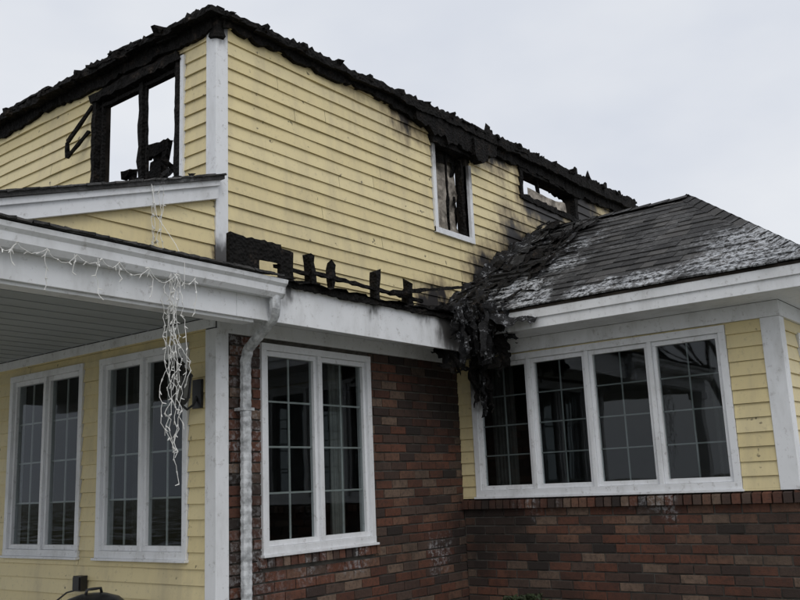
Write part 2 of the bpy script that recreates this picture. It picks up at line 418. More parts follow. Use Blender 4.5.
for i in range(40):
    x=rr.uniform(-.5,-.04); y=rr.uniform(-.05,2.4); L=rr.uniform(.05,.25)
    beam(mb,(x,y,2.25+x*sl),(x+rr.uniform(-.05,.05),y+L,2.26+x*sl+rr.uniform(0,.03)),rr.uniform(.02,.06),.015,CH,0.004,None,rr)
mb.build('porch_roof',house)
mb=MB()
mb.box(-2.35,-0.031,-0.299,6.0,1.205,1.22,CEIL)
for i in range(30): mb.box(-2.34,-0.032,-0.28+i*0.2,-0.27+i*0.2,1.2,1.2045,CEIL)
mb.build('porch_ceiling',house)
mb=MB()
mb.hexa([(-2.6,-0.56,1.40),(-0.02,-0.56,1.40),(-0.02,-0.02,1.52),(-2.6,-0.02,1.52),(-2.6,-0.56,1.418),(-0.02,-0.56,1.418),(-0.02,-0.02,1.545),(-2.6,-0.02,1.545)],SH)
for i in range(30):
    x=-2.6+i*0.09; beam(mb,(x,-0.565,1.412),(x+0.088,-0.565,1.412),0.03,0.014,SH,0.004,2,rr,rag=0.006)
mb.build('pent_roof_shingles',house)
mb=MB()
mb.box(-2.42,-2.28,-0.42,-0.28,-1.45,1.10,WH); mb.box(-2.45,-2.25,-0.45,-0.25,-1.45,-1.3,WH); mb.box(-2.45,-2.25,-0.45,-0.25,1.0,1.099,WH)
mb.box(-2.42,-2.28,2.6,2.74,-1.45,1.10,WH)
mb.build('porch_post',house,bevel=0.004)

mb=MB()
prof=[(-0.437,1.39),(-0.437,1.275),(-0.505,1.27),(-0.53,1.30),(-0.535,1.345),(-0.555,1.365),(-0.56,1.392),(-0.545,1.392),(-0.54,1.37),(-0.445,1.30),(-0.445,1.39)]
x0,x1=-2.6,0.15; n=len(prof)
vs=[];fs=[]
K=22
for i in range(K+1):
    x=x0+(x1-x0)*i/K
    for y,z in prof: vs.append((x,y,z+0.005*noise.noise(Vector((x*2,1,1)))))
for i in range(K):
    for j in range(n): fs.append((i*n+j,i*n+(j+1)%n,(i+1)*n+(j+1)%n,(i+1)*n+j))
fs.append(tuple(range(K*n,K*n+7))); 
mb.add(vs,fs,WH)
mb.build('gutter',house)
def tube(mb,path,w,d,m,corr=0.0,side=Vector((1,0,0))):
    vs=[];fs=[]; pts=[Vector(p) for p in path]; fine=[]
    for a,b in zip(pts[:-1],pts[1:]):
        k=max(1,int((b-a).length/0.03))
        for i in range(k): fine.append(a+(b-a)*i/k)
    fine.append(pts[-1]); n=8
    for i,p in enumerate(fine):
        t=(fine[min(i+1,len(fine)-1)]-fine[max(i-1,0)]).normalized(); s=side; u=t.cross(s).normalized()
        for k in range(n):
            an=2*math.pi*(k+0.5)/n; c=math.cos(an);sn=math.sin(an)
            r=1+corr*(1 if (i%2) else -1)
            c=max(-.85,min(.85,c*1.15));sn=max(-.85,min(.85,sn*1.15))
            q=p+s*(c*w/2*r)+u*(sn*d/2*r); vs.append(q[:])
    for i in range(len(fine)-1):
        for k in range(n): fs.append((i*n+k,i*n+(k+1)%n,(i+1)*n+(k+1)%n,(i+1)*n+k))
    fs.append(tuple(range(n))); fs.append(tuple(range((len(fine)-1)*n,len(fine)*n)))
    mb.add(vs,fs,m)
mb=MB()
tube(mb,[(0.09,-0.49,1.29),(0.09,-0.49,1.20),(0.11,-0.45,1.14),(0.185,-0.12,0.98),(0.20,-0.075,0.90),(0.20,-0.07,-1.35),(0.20,-0.12,-1.42),(0.20,-0.35,-1.5)],0.088,0.07,DSP,0.05)
mb.box(0.150,0.250,-0.108,-0.012,0.555,0.575,DSP); mb.box(0.150,0.25,-0.108,-0.012,-0.9,-0.88,DSP)
mb.build('downspout',house)

def window(name,pl,op,n,cols,rows,mm=MUNT,fr=0.05,out=0.028,curt=CURT,seed=0,mw=0.007,cw=0.13):
    a0,a1,z0,z1=op; mb=MB()
    mb.pbox(pl,a0,a1,-0.10,out,z0,z0+fr,WH); mb.pbox(pl,a0,a1,-0.10,out,z1-fr,z1,WH)
    mb.pbox(pl,a0,a0+fr,-0.10,out-0.002,z0+fr,z1-fr,WH); mb.pbox(pl,a1-fr,a1,-0.10,out-0.002,z0+fr,z1-fr,WH)
    mb.pbox(pl,a0-0.012,a1+0.012,-0.02,out+0.02,z0-0.018,z0-0.0005,WH)
    iw=(a1-a0-2*fr)/n
    for i in range(n):
        s=a0+fr+i*iw; e=s+iw
        if i>0: mb.pbox(pl,s-0.018,s+0.018,-0.08,out-0.004,z0+fr,z1-fr,WH)
        s+=0.019 if i>0 else 0.001; e-=0.019 if i<n-1 else 0.001
        f=0.038; b0,b1=z0+fr+0.001,z1-fr-0.001
        mb.pbox(pl,s,e,-0.05,0.004,b0,b0+f,WH); mb.pbox(pl,s,e,-0.05,0.004,b1-f,b1,WH)
        mb.pbox(pl,s,s+f*0.8,-0.05,0.002,b0+f,b1-f,WH); mb.pbox(pl,e-f*0.8,e,-0.05,0.002,b0+f,b1-f,WH)
        gs,ge,g0,g1=s+f*0.8,e-f*0.8,b0+f,b1-f
        q=[P(pl,gs,-0.025,g0),P(pl,ge,-0.025,g0),P(pl,ge,-0.025,g1),P(pl,gs,-0.025,g1)]
        mb.add(q,[(0,1,2,3)],GL)
        for c in range(1,cols):
            x=gs+(ge-gs)*c/cols; mb.pbox(pl,x-mw,x+mw,-0.040,-0.029,g0,g1,mm)
        for r in range(1,rows):
            z=g0+(g1-g0)*r/rows; mb.pbox(pl,gs,ge,-0.042,-0.031,z-mw,z+mw,mm)
    mb.build(name,house,bevel=0.002)
    if curt:
        mb=MB(); rr=random.Random(seed)
        for (s,e) in ((a0+0.02,a0+0.02+(a1-a0)*cw),(a1-0.02-(a1-a0)*cw,a1-0.02)):
            vs=[];fs=[];K=30
            for i in range(K+1):
                a=s+(e-s)*i/K; o=-0.30+0.02*math.sin(i*1.3+seed)
                vs+=[P(pl,a,o,z0-0.1),P(pl,a,o+0.01*math.sin(i*.7),z1+0.05)]
            for i in range(K): fs.append((2*i,2*i+2,2*i+3,2*i+1))
            mb.add(vs,fs,curt)
        mb.build(name+'_curtain',house,smooth=True)
window('window_brick_wall',yp,brickwin,2,2,4,seed=1)
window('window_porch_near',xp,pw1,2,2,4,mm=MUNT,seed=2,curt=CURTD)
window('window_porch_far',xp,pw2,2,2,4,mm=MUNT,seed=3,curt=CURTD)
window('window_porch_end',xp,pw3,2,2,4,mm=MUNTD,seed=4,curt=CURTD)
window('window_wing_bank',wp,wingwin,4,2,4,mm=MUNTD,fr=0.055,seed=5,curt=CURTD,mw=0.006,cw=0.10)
window('window_wing_front',wf,wfwin,3,2,4,mm=MUNTD,fr=0.055,seed=6,mw=0.006,curt=None)

rr=random.Random(11)
mb=MB()
a0,a1,z0,z1=w1
mb.pbox(yp,a0-0.05,a0,-0.10,0.03,z0-0.05,z1,WH); mb.pbox(yp,a0-0.05,a1+0.05,-0.10,0.032,z0-0.055,z0,WH)
mb.pbox(yp,a1,a1+0.05,-0.10,0.03,z0,z1-0.1,WH)
mb.pbox(yp,a0+0.001,a0+0.03,-0.09,0.0,z0,z1,ASH)
beam(mb,(a0-0.06,-0.02,z1+0.02),(a1+0.08,-0.02,z1+0.03),0.07,0.10,rr=rr)
beam(mb,(a1-0.03,0.05,z0),(a1-0.03,0.05,z1),0.05,0.05,rr=rr)
beam(mb,(a0+0.33,0.08,z0+0.05),(a0+0.30,0.06,z1),0.02,0.025,rr=rr,jit=.005)
sheet(mb,(a0+0.02,0.12,z1),(0.54,0.02,0),(0.02,0.0,-1.0),14,22,0.05,m=ASH,seed=3,rag=0.08)
sheet(mb,(a0+0.42,0.10,z1),(0.16,0.02,0),(-0.04,0.0,-0.55),10,18,0.05,m=CH,seed=6,rag=0.5)
sheet(mb,(a0+.05,0.09,z1+.03),(0.5,0.02,0),(0,0.0,-0.18),10,8,0.05,m=CH,seed=7,rag=0.4)
sheet(mb,(a0-.1,0.35,z1+.1),(1.1,0.1,0),(0,0,-1.2),10,12,0.08,m=SHEATH,seed=8,rag=0)
mb.build('burned_window_tall',house)
mb=MB()
a0,a1,z0,z1=w2
for (p,q,w,h) in [((a0-0.03,0,z0-0.03),(a0-0.03,0,z1+0.03),.07,.07),((a1+0.03,0,z0-0.03),(a1+0.03,0,z1),.07,.07),((a0,0,z1+0.03),(a1,0,z1+0.03),.08,.07),((a0,0,z0-0.02),(a1,0,z0-0.03),.06,.07),((a0+.5,0.05,z0),(a0+.45,0.05,z1),.04,.04)]:
    beam(mb,p,q,w,h,rr=rr)
sheet(mb,(a0+0.1,0.03,z0+0.14),(0.9,-0.08,-0.05),(0.02,0,-0.13),14,6,0.02,m=ASH,seed=3,rag=0.1)
mb.build('burned_window_short',house)
mb=MB()
a0,a1,z0,z1=lw; am=0.915
for a in (a0,a1): beam(mb,(0.0,a,z0-0.1),(0.0,a,z1+0.03),0.055,0.06,rr=rr)
beam(mb,(0.02,am,z0),(0.02,am,z1),0.05,0.06,rr=rr); beam(mb,(0.02,am-0.07,z0),(0.02,am-0.05,z1),0.02,0.02,rr=rr,jit=.004)
beam(mb,(0.02,a0+0.06,z0),(0.02,a0+0.06,z1),0.03,0.03,rr=rr,jit=.004); beam(mb,(0.02,a1-0.08,z0),(0.02,a1-0.08,z1),0.03,0.03,rr=rr,jit=.004)
beam(mb,(0.02,a0,z1-.05),(0.02,a1,z1-.05),0.03,0.03,rr=rr,jit=.004)
beam(mb,(0.0,a0-0.03,z1+0.03),(0.0,a1+0.05,z1+0.03),0.09,0.08,rr=rr)
beam(mb,(0.0,a0,z0-0.01),(0,a1,z0-0.01),0.1,0.07,rr=rr)
mb.box(-0.03,-0.004,a0-0.075,a0-0.035,z0-0.1,z1+0.02,WH)
s=[(-0.02,1.56,3.24),(-0.14,1.72,2.93),(-0.13,1.74,2.80),(-0.03,1.58,3.02)]
for i in range(3): beam(mb,s[i],s[i+1],0.03,0.025,rr=rr,jit=0.003,rag=.01)
for i in range(60):
    y=rr.uniform(a0,a1+0.08); z=z0+abs(rr.gauss(0,0.07)); L=rr.uniform(0.05,0.22)
    an=rr.uniform(-0.8,0.9); beam(mb,(rr.uniform(-0.06,.25),y,z),(rr.uniform(-.06,.25),y+L*math.cos(an),z+L*math.sin(an)),rr.uniform(.015,.05),rr.uniform(.015,.04),rr=rr)
mb.build('burned_window_opening',house)
mb=MB(); dy=0.42; dz=0.05
for (p,q,w,h) in [((0.22,0.50,2.30),(0.25,0.47,2.76),.05,.06),((0.22,0.92,2.28),(0.25,0.94,2.62),.05,.06),((0.24,0.46,2.72),(0.26,0.80,2.74),.05,.1),((0.22,0.5,2.5),(0.24,0.94,2.48),.06,.12),((0.15,0.5,2.36),(0.15,1.0,2.34),.16,.10),((0.26,0.6,2.4),(0.26,0.62,2.70),.04,.07),((0.2,0.9,2.6),(0.22,1.04,2.6),.05,.05),((0.26,0.77,2.4),(0.26,0.78,2.72),.03,.05)]:
    beam(mb,(p[0],p[1]+dy,p[2]+dz),(q[0],q[1]+dy,q[2]+dz),w,h,rr=rr,jit=0.012)
sheet(mb,(0.24,0.5+dy,2.72),(0,0.24,-.02),(0,0.02,-0.24),6,6,0.03,m=CH,seed=12,rag=0.3)
mb.build('burned_armchair_frame',house)

# burned wall tops -------------------------------------------------
mb=MB()
band(mb,yp,0.02,7.6,fn(3.375,0.006,0.06,1.3,1,0.06),fn(3.475,0.024,0.02,1.1,2,0.03),-0.16,0.05,seed=1)
band(mb,yp,0.0,7.3,fn(3.45,0.014,0.03,2.3,5),fn(3.50,0.027,0.02,3.1,6,0.06),-0.05,0.11,seed=3)
band(mb,xp,0.0,6.0,fn(3.37,0.0,0.05,1.5,11,0.05),fn(3.47,0.010,0.02,1.2,12,0.04),-0.16,0.045,seed=5)
band(mb,xp,-0.1,6.0,fn(3.455,0.006,0.025,2.5,15),fn(3.50,0.012,0.025,3.2,16,0.08),-0.08,0.13,seed=6)
band(mb,yp,2.35,3.75,lambda a:3.38-0.09*max(0,math.sin((a-2.35)*2.2))-0.06*noise.noise(Vector((a*12,0,0)))-0.03*noise.noise(Vector((a*31,0,0))),lambda a:3.50,-0.02,0.09,seed=9)
band(mb,yp,3.28,3.52,lambda a:3.20-0.05*noise.noise(Vector((a*22,0,0)))+0.5*abs(a-3.4),lambda a:3.45,0.02,0.12,seed=19,step=.03)
x=0.1
while x<7.0:
    L=rr.uniform(0.5,1.2); z=3.535+0.027*x
    beam(mb,(x,0.02,z+rr.uniform(-.02,.01)),(x+L,0.03,z+0.027*L+rr.uniform(-.03,.02)),rr.uniform(.05,.12),rr.uniform(.02,.03),rr=rr,jit=.005)
    x+=L*rr.uniform(.75,1.15)
y=0.05
while y<5.3:
    L=rr.uniform(0.5,1.2); z=3.51+0.012*y
    beam(mb,(-0.10,y,z+rr.uniform(-.03,.01)),(-0.08,y+L,z+rr.uniform(-.03,.02)),rr.uniform(.04,.10),rr.uniform(.02,.035),rr=rr,jit=.005)
    y+=L*rr.uniform(.45,.8)
for i in range(90):
    x=rr.uniform(0.0,7.3); L=rr.uniform(0.06,0.25)*rr.choice([1,1,2]); z=3.49+0.027*x+rr.uniform(-0.05,0.03); y=rr.uniform(-0.10,0.05)
    up=rr.choice([0,0,0,0.02,0.03])*rr.random()
    beam(mb,(x,y,z),(x+L,y+rr.uniform(-.03,.03),z+0.027*L+up),rr.uniform(.02,.07),rr.uniform(.01,.03),rr=rr,jit=0.004,taper=rr.uniform(.4,1),rag=.015)
for i in range(110):
    y=rr.uniform(-0.1,5.5); L=rr.uniform(0.06,0.3)*rr.choice([1,1,2]); z=3.49+0.012*y+rr.uniform(-0.05,0.04); x=rr.uniform(-0.14,0.08)
    up=rr.choice([0,0.02,0.03,-0.03])*rr.random()
    beam(mb,(x,y,z),(x+rr.uniform(-.03,.03),y+L,z+0.012*L+up),rr.uniform(.02,.08),rr.uniform(.01,.03),rr=rr,jit=0.004,taper=rr.uniform(.4,1),rag=.015)
for i in range(16):
    x=0.4+i*0.42; t=rr.uniform(0.0,0.05)
    beam(mb,(x,-0.13,3.49+0.027*x),(x,0.25,3.51+t+0.027*x),0.045,0.06,rr=rr,jit=.006)
for i in range(10):
    y=0.5+i*0.55; beam(mb,(-0.17,y,3.49),(0.2,y,3.53+rr.uniform(0,.04)),0.045,0.07,rr=rr,jit=.006)
for (x,h) in ((1.9,0.08),(3.72,0.17),(3.80,0.12),(4.9,0.10),(5.75,0.15),(6.1,0.18),(6.6,0.14),(7.05,0.14)):
    beam(mb,(x,0.0,3.47+.027*x),(x+0.05,0.02,3.5+.027*x+h),0.06,0.05,rr=rr,taper=0.6)
for (y,h) in ((2.2,0.08),(2.35,0.12),(1.7,0.07),(2.9,0.1),(1.0,0.05)):
    beam(mb,(0.0,y,3.48),(0.0,y+0.05,3.52+h),0.09,0.06,rr=rr,taper=0.6)
beam(mb,(0.0,0.0,3.3),(0.0,-0.01,3.55),0.09,0.09,rr=rr,taper=.8)
mb.build('burned_roof_edge',house)
mb=MB()
for i in range(9):
    x=0.8+i*0.8; beam(mb,(x,5.8,3.0),(x,5.8,3.3+rr.uniform(-.1,.15)),.05,.09,rr=rr)
mb.build('burned_studs',house)

# charred eave
mb=MB()
band(mb,('y',-0.44),-0.1,2.55,fn(1.37,0.0,0.02,3,21,0.02),fn(1.405,0.006,0.02,3,22,0.03),-0.03,0.03,seed=12)
sheet(mb,(-0.05,-0.5,1.41),(2.7,0,0.02),(0,0.5,0.08),60,10,0.03,m=CH,seed=4,rag=0.15,fr=5)
yb=('y',-0.30)
tp=lambda a:1.71+0.02*noise.noise(Vector((a*9,2,2)))+0.015*noise.noise(Vector((a*30,2,2)))
band(mb,yb,-0.17,0.10,lambda a:1.40,tp,0.0,0.035,seed=14)
band(mb,yb,0.10,0.30,lambda a:1.57+0.02*noise.noise(Vector((a*19,2,2))),tp,0.0,0.035,seed=15)
band(mb,yb,0.30,0.43,lambda a:1.40,lambda a:1.69-0.1*(a-.3),0.0,0.035,seed=16)
band(mb,yb,0.08,0.32,lambda a:1.38,lambda a:1.46+0.03*noise.noise(Vector((a*19,2,2))),0.0,0.035,seed=17)
rr=random.Random(21)
for x,hh,w in ((0.64,0.31,.08),(0.85,0.29,.055),(1.37,0.31,.07),(1.79,0.29,.075)):
    beam(mb,(x,-0.30,1.36),(x+rr.uniform(-.02,.03),-0.30,1.40+hh),0.05,w,rr=rr,jit=0.007)
    beam(mb,(x,-0.28,1.43),(x+0.01,-0.04,1.50+rr.uniform(-.02,.04)),0.045,0.06,rr=rr)
beam(mb,(0.40,-0.31,1.46),(0.72,-0.31,1.48),0.03,0.04,rr=rr)
beam(mb,(0.3,-0.30,1.56),(0.66,-0.31,1.55),0.025,0.03,rr=rr,jit=.005)
beam(mb,(0.6,-0.31,1.43),(2.3,-0.33,1.46),0.04,0.04,rr=rr)
beam(mb,(0.62,-0.33,1.56),(2.0,-0.30,1.54),0.025,0.03,rr=rr,jit=.006)
beam(mb,(1.50,-0.36,1.53),(2.50,-0.40,1.72),0.035,0.04,rr=rr,taper=.5,jit=.005)
beam(mb,(1.9,-0.36,1.45),(2.6,-0.4,1.55),0.05,0.04,rr=rr)
for i in range(60):
    x=rr.uniform(-.1,2.5); L=rr.uniform(.05,.3); y=rr.uniform(-.5,-.1)
    beam(mb,(x,y,1.40+rr.uniform(0,.04)),(x+L,y+rr.uniform(-.05,.05),1.41+rr.uniform(-.02,.05)),rr.uniform(.02,.05),rr.uniform(.008,.02),rr=rr,taper=rr.uniform(.3,1),jit=.005)
mb.build('charred_eave_framing',house)

# wing roof ------------------------------------------------------
E=2.48; YE=-3.33; RX=4.55; RY=-1.80; ZE=1.435; ZR=2.70; XR=6.62
mb=MB()
mb.add([(E,0,ZE),(E,YE,ZE),(RX,RY,ZR),(RX,0,ZR),(XR,YE,ZE),(XR,0,ZE)],[(0,1,2,3),(1,4,2),(4,5,3,2)],SHEATH)
mb.box(E,E+0.02,YE,0,ZE-0.025,ZE-0.003,SHEATH)
mb.build('wing_roof_deck',house)
mb=MB(); rr=random.Random(5)
def shingle_slope(p00,p10,top0,top1,n_courses,sag=False):
    p00,p10,top0,top1=map(Vector,(p00,p10,top0,top1)); nrm=(p10-p00).cross(top0-p00).normalized()
    if nrm.z<0: nrm=-nrm
    ed=(p10-p00).normalized()
    for c in range(n_courses):
        f0=c/n_courses; f1=min(1,(c+1.15)/n_courses)
        l0=p00.lerp(top0,f0); r0=p10.lerp(top1,f0); l1=p00.lerp(top0,f1); r1=p10.lerp(top1,f1)
        A0=(l0-p00).dot(ed);B0=(r0-p00).dot(ed);A1=(l1-p00).dot(ed);B1=(r1-p00).dot(ed)
        a=A0-rr.uniform(0,0.3)
        while a<B0:
            w=rr.choice([0.12,0.17,0.22,0.30]); s=max(a,A0)+0.002; e=min(a+w,B0)-0.002; a+=w
            if e-s<0.02: continue
            s1=min(max(s,A1),B1); e1=max(min(e,B1),A1)
            th=rr.choice([0.008,0.014]) ; bl=l0+ed*(s-A0); br=l0+ed*(e-A0)
            tl=l1+ed*(s1-A1); tr=l1+ed*(e1-A1); d=rr.uniform(-0.008,0.008)
            j=rr.uniform(0,0.004)
            if sag and s<1.6:
                k=(1.6-s)/1.6; d+=rr.uniform(-.02,.06)*k; j+=rr.uniform(0,.04)*k*k
            dn=(l0-l1); dn=(dn-ed*dn.dot(ed)).normalized()*d
            j2=j*rr.uniform(.3,1)
            vs=[bl+dn+nrm*0.001,br+dn+nrm*0.001,bl+dn+nrm*(th+j),br+dn+nrm*(th+j2),tl+nrm*0.003,tr+nrm*0.003]
            mb.add([v[:] for v in vs],[(0,1,3,2),(2,3,5,4),(0,2,4),(1,5,3)],SH)
shingle_slope((E-0.02,0,ZE),(E-0.02,YE-0.02,ZE),(RX,0,ZR),(RX,RY,ZR),17,True)
shingle_slope((E-0.02,YE-0.02,ZE),(XR+.02,YE-0.02,ZE),(RX,RY,ZR),(RX,RY,ZR),14)
shingle_slope((XR+.02,YE-0.02,ZE),(XR+.02,0,ZE),(RX,RY,ZR),(RX,0,ZR),17)
def caps(p,q,n):
    p=Vector(p);q=Vector(q)
    for i in range(n):
        a=p.lerp(q,i/n); b=p.lerp(q,(i+1.2)/n); d=(q-p).normalized(); s=d.cross(Vector((0,0,1))).normalized(); u=s.cross(d)
        w=0.085
        vs=[a-s*w-u*0.02,a+u*0.03,a+s*w-u*0.02,b-s*w-u*0.03,b+u*0.018,b+s*w-u*0.03]
        mb.add([v[:] for v in vs],[(0,1,4,3),(1,2,5,4)],SH)
caps((E,YE,ZE+.01),(RX,RY,ZR+.01),14); caps((XR,YE,ZE+.01),(RX,RY,ZR+.01),14); caps((RX,RY,ZR+.012),(RX,0,ZR+.012),9)
mb.build('wing_roof_shingles',house)

# collapsed burned roofing
mb=MB(); rr=random.Random(33)
def roofz(x): return ZE+(x-E)*(ZR-ZE)/(RX-E)
def heap(x0,x1,y0,y1,nx,ny,hf,m,seed):
    vs=[];fs=[]
    for j in range(ny+1):
        for i in range(nx+1):
            x=x0+(x1-x0)*i/nx; y=y0+(y1-y0)*j/ny
            p=Vector((x,y,seed)); k=noise.noise(p*2.3)*0.35+noise.noise(p*6)*0.35+noise.noise(p*15)*0.3
            vs.append((x+0.05*noise.noise(p*7+Vector((3,3,3))),y+0.05*noise.noise(p*7),roofz(x)+hf(x,y)+k*0.14))
    for j in range(ny):
        for i in range(nx): q=j*(nx+1)+i; fs.append((q,q+1,q+nx+2,q+nx+1))
    mb.add(vs,fs,m)
heap(2.34,4.6,-1.15,0.0,110,60,lambda x,y:0.12*max(0,1+y/0.5)-0.03-0.16*max(0,-y-0.55)-0.07*max(0,(x-4.0)*2)+0.05*max(0,3.0-x),TAR,1)
for i in range(42):
    x=rr.uniform(2.42,4.4); y=-rr.random()**1.3*0.9; z=roofz(x)+rr.uniform(0.0,0.05)*max(0.2,1+y)+0.03
    Lx=rr.uniform(.12,.30); u=Vector((Lx,rr.uniform(-.06,.06),Lx*0.61+rr.uniform(-.02,.04))); v=Vector((rr.uniform(-.08,.04),-rr.uniform(.12,.28),rr.uniform(-.05,.02)))
    sheet(mb,(x,y,z),u,v,8,6,0.03,m=rr.choice([TAR,TAR,CH,SH]),seed=i,rag=0.2,fr=5)
for i in range(80):
    x=rr.uniform(2.3,4.5); y=-rr.random()*0.8; z=roofz(x)+rr.uniform(0.02,0.12)*(1+y*.6); L=rr.uniform(.05,.3)
    beam(mb,(x,y,z),(x+L,y+rr.uniform(-.15,.15),z+L*0.6+rr.uniform(-.05,.06)),rr.uniform(.015,.04),rr.uniform(.008,.025),rr=rr,taper=.6,jit=.005)
for i in range(26):
    x=rr.uniform(2.18,2.56); y=rr.uniform(-0.85,-0.40); L=rr.uniform(0.28,0.64); w=rr.uniform(.10,.28); an=rr.uniform(0,6.28)
    if i>=21: L=rr.uniform(.75,1.0); w=.10; x=2.52; y=rr.uniform(-.6,-.45)
    sheet(mb,(x,y,1.50+rr.uniform(-.06,.04)),(w*math.cos(an),w*math.sin(an),rr.uniform(-.05,.05)),(rr.uniform(-.05,.12),rr.uniform(-.05,.05),-L),9,24,0.07,m=rr.choice([TAR,TAR,CH]),seed=50+i,rag=0.4,fr=4,fold=0.02)
mb.build('collapsed_roofing',house)

mb=MB(); mb.box(-0.075,-0.018,1.44,1.54,-0.67,-0.56,BLK); mb.box(-0.085,-0.076,1.45,1.53,-0.66,-0.57,BLK)
tube(mb,[(-0.06,1.50,-0.66),(-0.10,1.58,-0.68),(-0.12,1.68,-0.74),(-0.12,1.75,-0.9),(-0.15,1.8,-1.3)],0.014,0.014,BLK)
mb.build('wall_outlet',house)

# wall lantern
mb=MB(); cx,cy,cz=-0.17,0.16,0.72
def lathe(mb,c,prof,n,m,rot=0):
    vs=[];fs=[]
    for r,z in prof:
        for k in range(n):
            a=2*math.pi*k/n+rot; vs.append((c[0]+r*math.cos(a),c[1]+r*math.sin(a),c[2]+z))
    for i in range(len(prof)-1):
        for k in range(n): fs.append((i*n+k,i*n+(k+1)%n,(i+1)*n+(k+1)%n,(i+1)*n+k))
    mb.add(vs,fs,m)
mb.box(-0.04,-0.018,cy-0.045,cy+0.045,cz-0.14,cz+0.06,BLK)
tube(mb,[(-0.03,cy,cz-0.05),(-0.07,cy,cz-0.12),(-0.12,cy,cz-0.15),(cx,cy,cz-0.12)],0.018,0.018,BLK,side=Vector((0,1,0)))
lathe(mb,(cx,cy,cz),[(0.0,-0.125),(0.03,-0.12),(0.05,-0.095),(0.055,-0.08)],6,BLK)
lathe(mb,(cx,cy,cz),[(0.048,-0.08),(0.065,0.07)],6,LAMPG)
for k in range(6):
    a=2*math.pi*k/6; 
    beam(mb,(cx+.053*math.cos(a),cy+.053*math.sin(a),cz-.08),(cx+.068*math.cos(a),cy+.068*math.sin(a),cz+.07),.013,.013,m=BLK,jit=0.0005,seg=2)
lathe(mb,(cx,cy,cz),[(0.085,0.068),(0.08,0.08),(0.045,0.12),(0.025,0.13),(0.02,0.15),(0.03,0.155),(0.012,0.175),(0.0,0.19)],6,BLK)
mb.build('wall_lantern')

# icicle string lights
cu=bpy.data.curves.new('icicle_lights','CURVE'); cu.dimensions='3D'; cu.bevel_depth=0.0021; cu.bevel_resolution=0; cu.materials.append(WIRE)
bulbs=MB(); rr=random.Random(8)
def strand(pts):
    s=cu.splines.new('POLY'); s.points.add(len(pts)-1)
    for p,q in zip(s.points,pts): p.co=(q[0],q[1],q[2]+H,1)
def bulb(p):
    a=rr.uniform(0,6.28); t=rr.uniform(.2,1.2); d=Vector((math.cos(a)*math.cos(t),math.sin(a)*math.cos(t),-math.sin(t)))*0.024
    beam(bulbs,p,(Vector(p)+d)[:],0.007,0.007,m=WIRE,jit=0.0005,seg=1,taper=.5,rr=rr)
def hang(x,y,z,L,wig=0.02,step=0.03,drift=(0,0)):
    pts=[];n=max(3,int(L/step)); ox=oy=0
    for i in range(n+1):
        ox+=rr.gauss(0,wig*.5); oy+=rr.gauss(0,wig*.5); ox*=0.85; oy*=.85
        p=(x+ox+drift[0]*i/n,y+oy+drift[1]*i/n,z-L*i/n+rr.gauss(0,.004)); pts.append(p)
        if i%2==1: bulb(p)
    strand(pts)
x=-2.4
while x<-0.75:
    w=rr.uniform(.10,.2); nx=x+w; sag=rr.uniform(.02,.07)
    pts=[(x+w*t/8,-0.56,1.285-sag*4*(t/8)*(1-t/8)+rr.gauss(0,.003)) for t in range(9)]
    strand(pts)
    for q in pts[::3]: bulb(q)
    hang(nx,-0.56,1.285,rr.choice([.10,.16,.22,.30,.34]),0.022)
    x=nx
for i in range(10):
    hang(-0.76+rr.uniform(-.04,.03),-0.50+rr.uniform(-.05,.03),1.30+rr.uniform(-.05,.1),rr.uniform(.6,1.25),0.026,0.035,(rr.uniform(-.03,.05),rr.uniform(-.03,.03)))
for i in range(4):
    x=-0.62+0.03*i
    hang(x,-0.09,2.0,rr.uniform(.35,.6),0.015,.04)
strand([(-0.62,-0.09,2.0),(-0.66,-0.2,1.75),(-0.70,-0.45,1.5),(-0.72,-0.56,1.36),(-0.72,-0.56,1.2)])
lo=bpy.data.objects.new('icicle_lights',cu); scene.collection.objects.link(lo)
bulbs.build('bulbs',lo)

# kettle grill
mb=MB(); c=(-0.50,0.62,0)
lathe(mb,c,[(0.0,-0.60),(0.08,-0.605),(0.16,-0.63),(0.22,-0.68),(0.245,-0.74),(0.25,-0.77),(0.25,-0.79),(0.24,-0.85),(0.19,-0.93),(0.1,-0.99),(0,-1.0)],28,BLK)
for k in range(3):
    a=k*2.094+.4; beam(mb,(c[0]+.15*math.cos(a),c[1]+.15*math.sin(a),-.93),(c[0]+.28*math.cos(a),c[1]+.28*math.sin(a),-1.44),.025,.025,m=BLK,jit=0.0005,seg=2)
tube(mb,[(c[0]-.06,c[1],-.61),(c[0]-.05,c[1],-.575),(c[0]+.05,c[1],-.575),(c[0]+.06,c[1],-.61)],.02,.02,BLK,side=Vector((0,1,0)))
mb.build('kettle_grill',smooth=True)

LEAF=simple('evergreen_leaf',(0.035,0.05,0.022),0.6,0.3,0.5,12,0)
def shrub(name,c,r,h,n,seed):
    mb=MB(); rr=random.Random(seed)
    for i in range(9):
        a=rr.uniform(0,6.28); beam(mb,(c[0],c[1],-1.6),(c[0]+r*.8*math.cos(a),c[1]+r*.8*math.sin(a),-1.6+h*rr.uniform(.6,.95)),.02,.02,m=SHEATH,jit=.002,taper=.3,rr=rr)
    for i in range(n):
        a=rr.uniform(0,6.28); t=rr.random(); rad=r*math.sqrt(rr.random())*(1-0.55*t**2)
        p=Vector((c[0]+rad*math.cos(a),c[1]+rad*math.sin(a),-1.6+h*(0.12+0.88*t)))
        p+=Vector((noise.noise(p*5),noise.noise(p*5+Vector((4,0,0))),noise.noise(p*4)))*0.08
        d=Vector((rr.gauss(0,1),rr.gauss(0,1),rr.gauss(.4,1))).normalized(); s=d.orthogonal().normalized()
        L=rr.uniform(.02,.045); w=L*.35
        mb.add([(p-s*w)[:],(p+d*L)[:],(p+s*w)[:],(p-d*L*.6)[:]],[(0,1,2,3)],LEAF)
    mb.build(name)
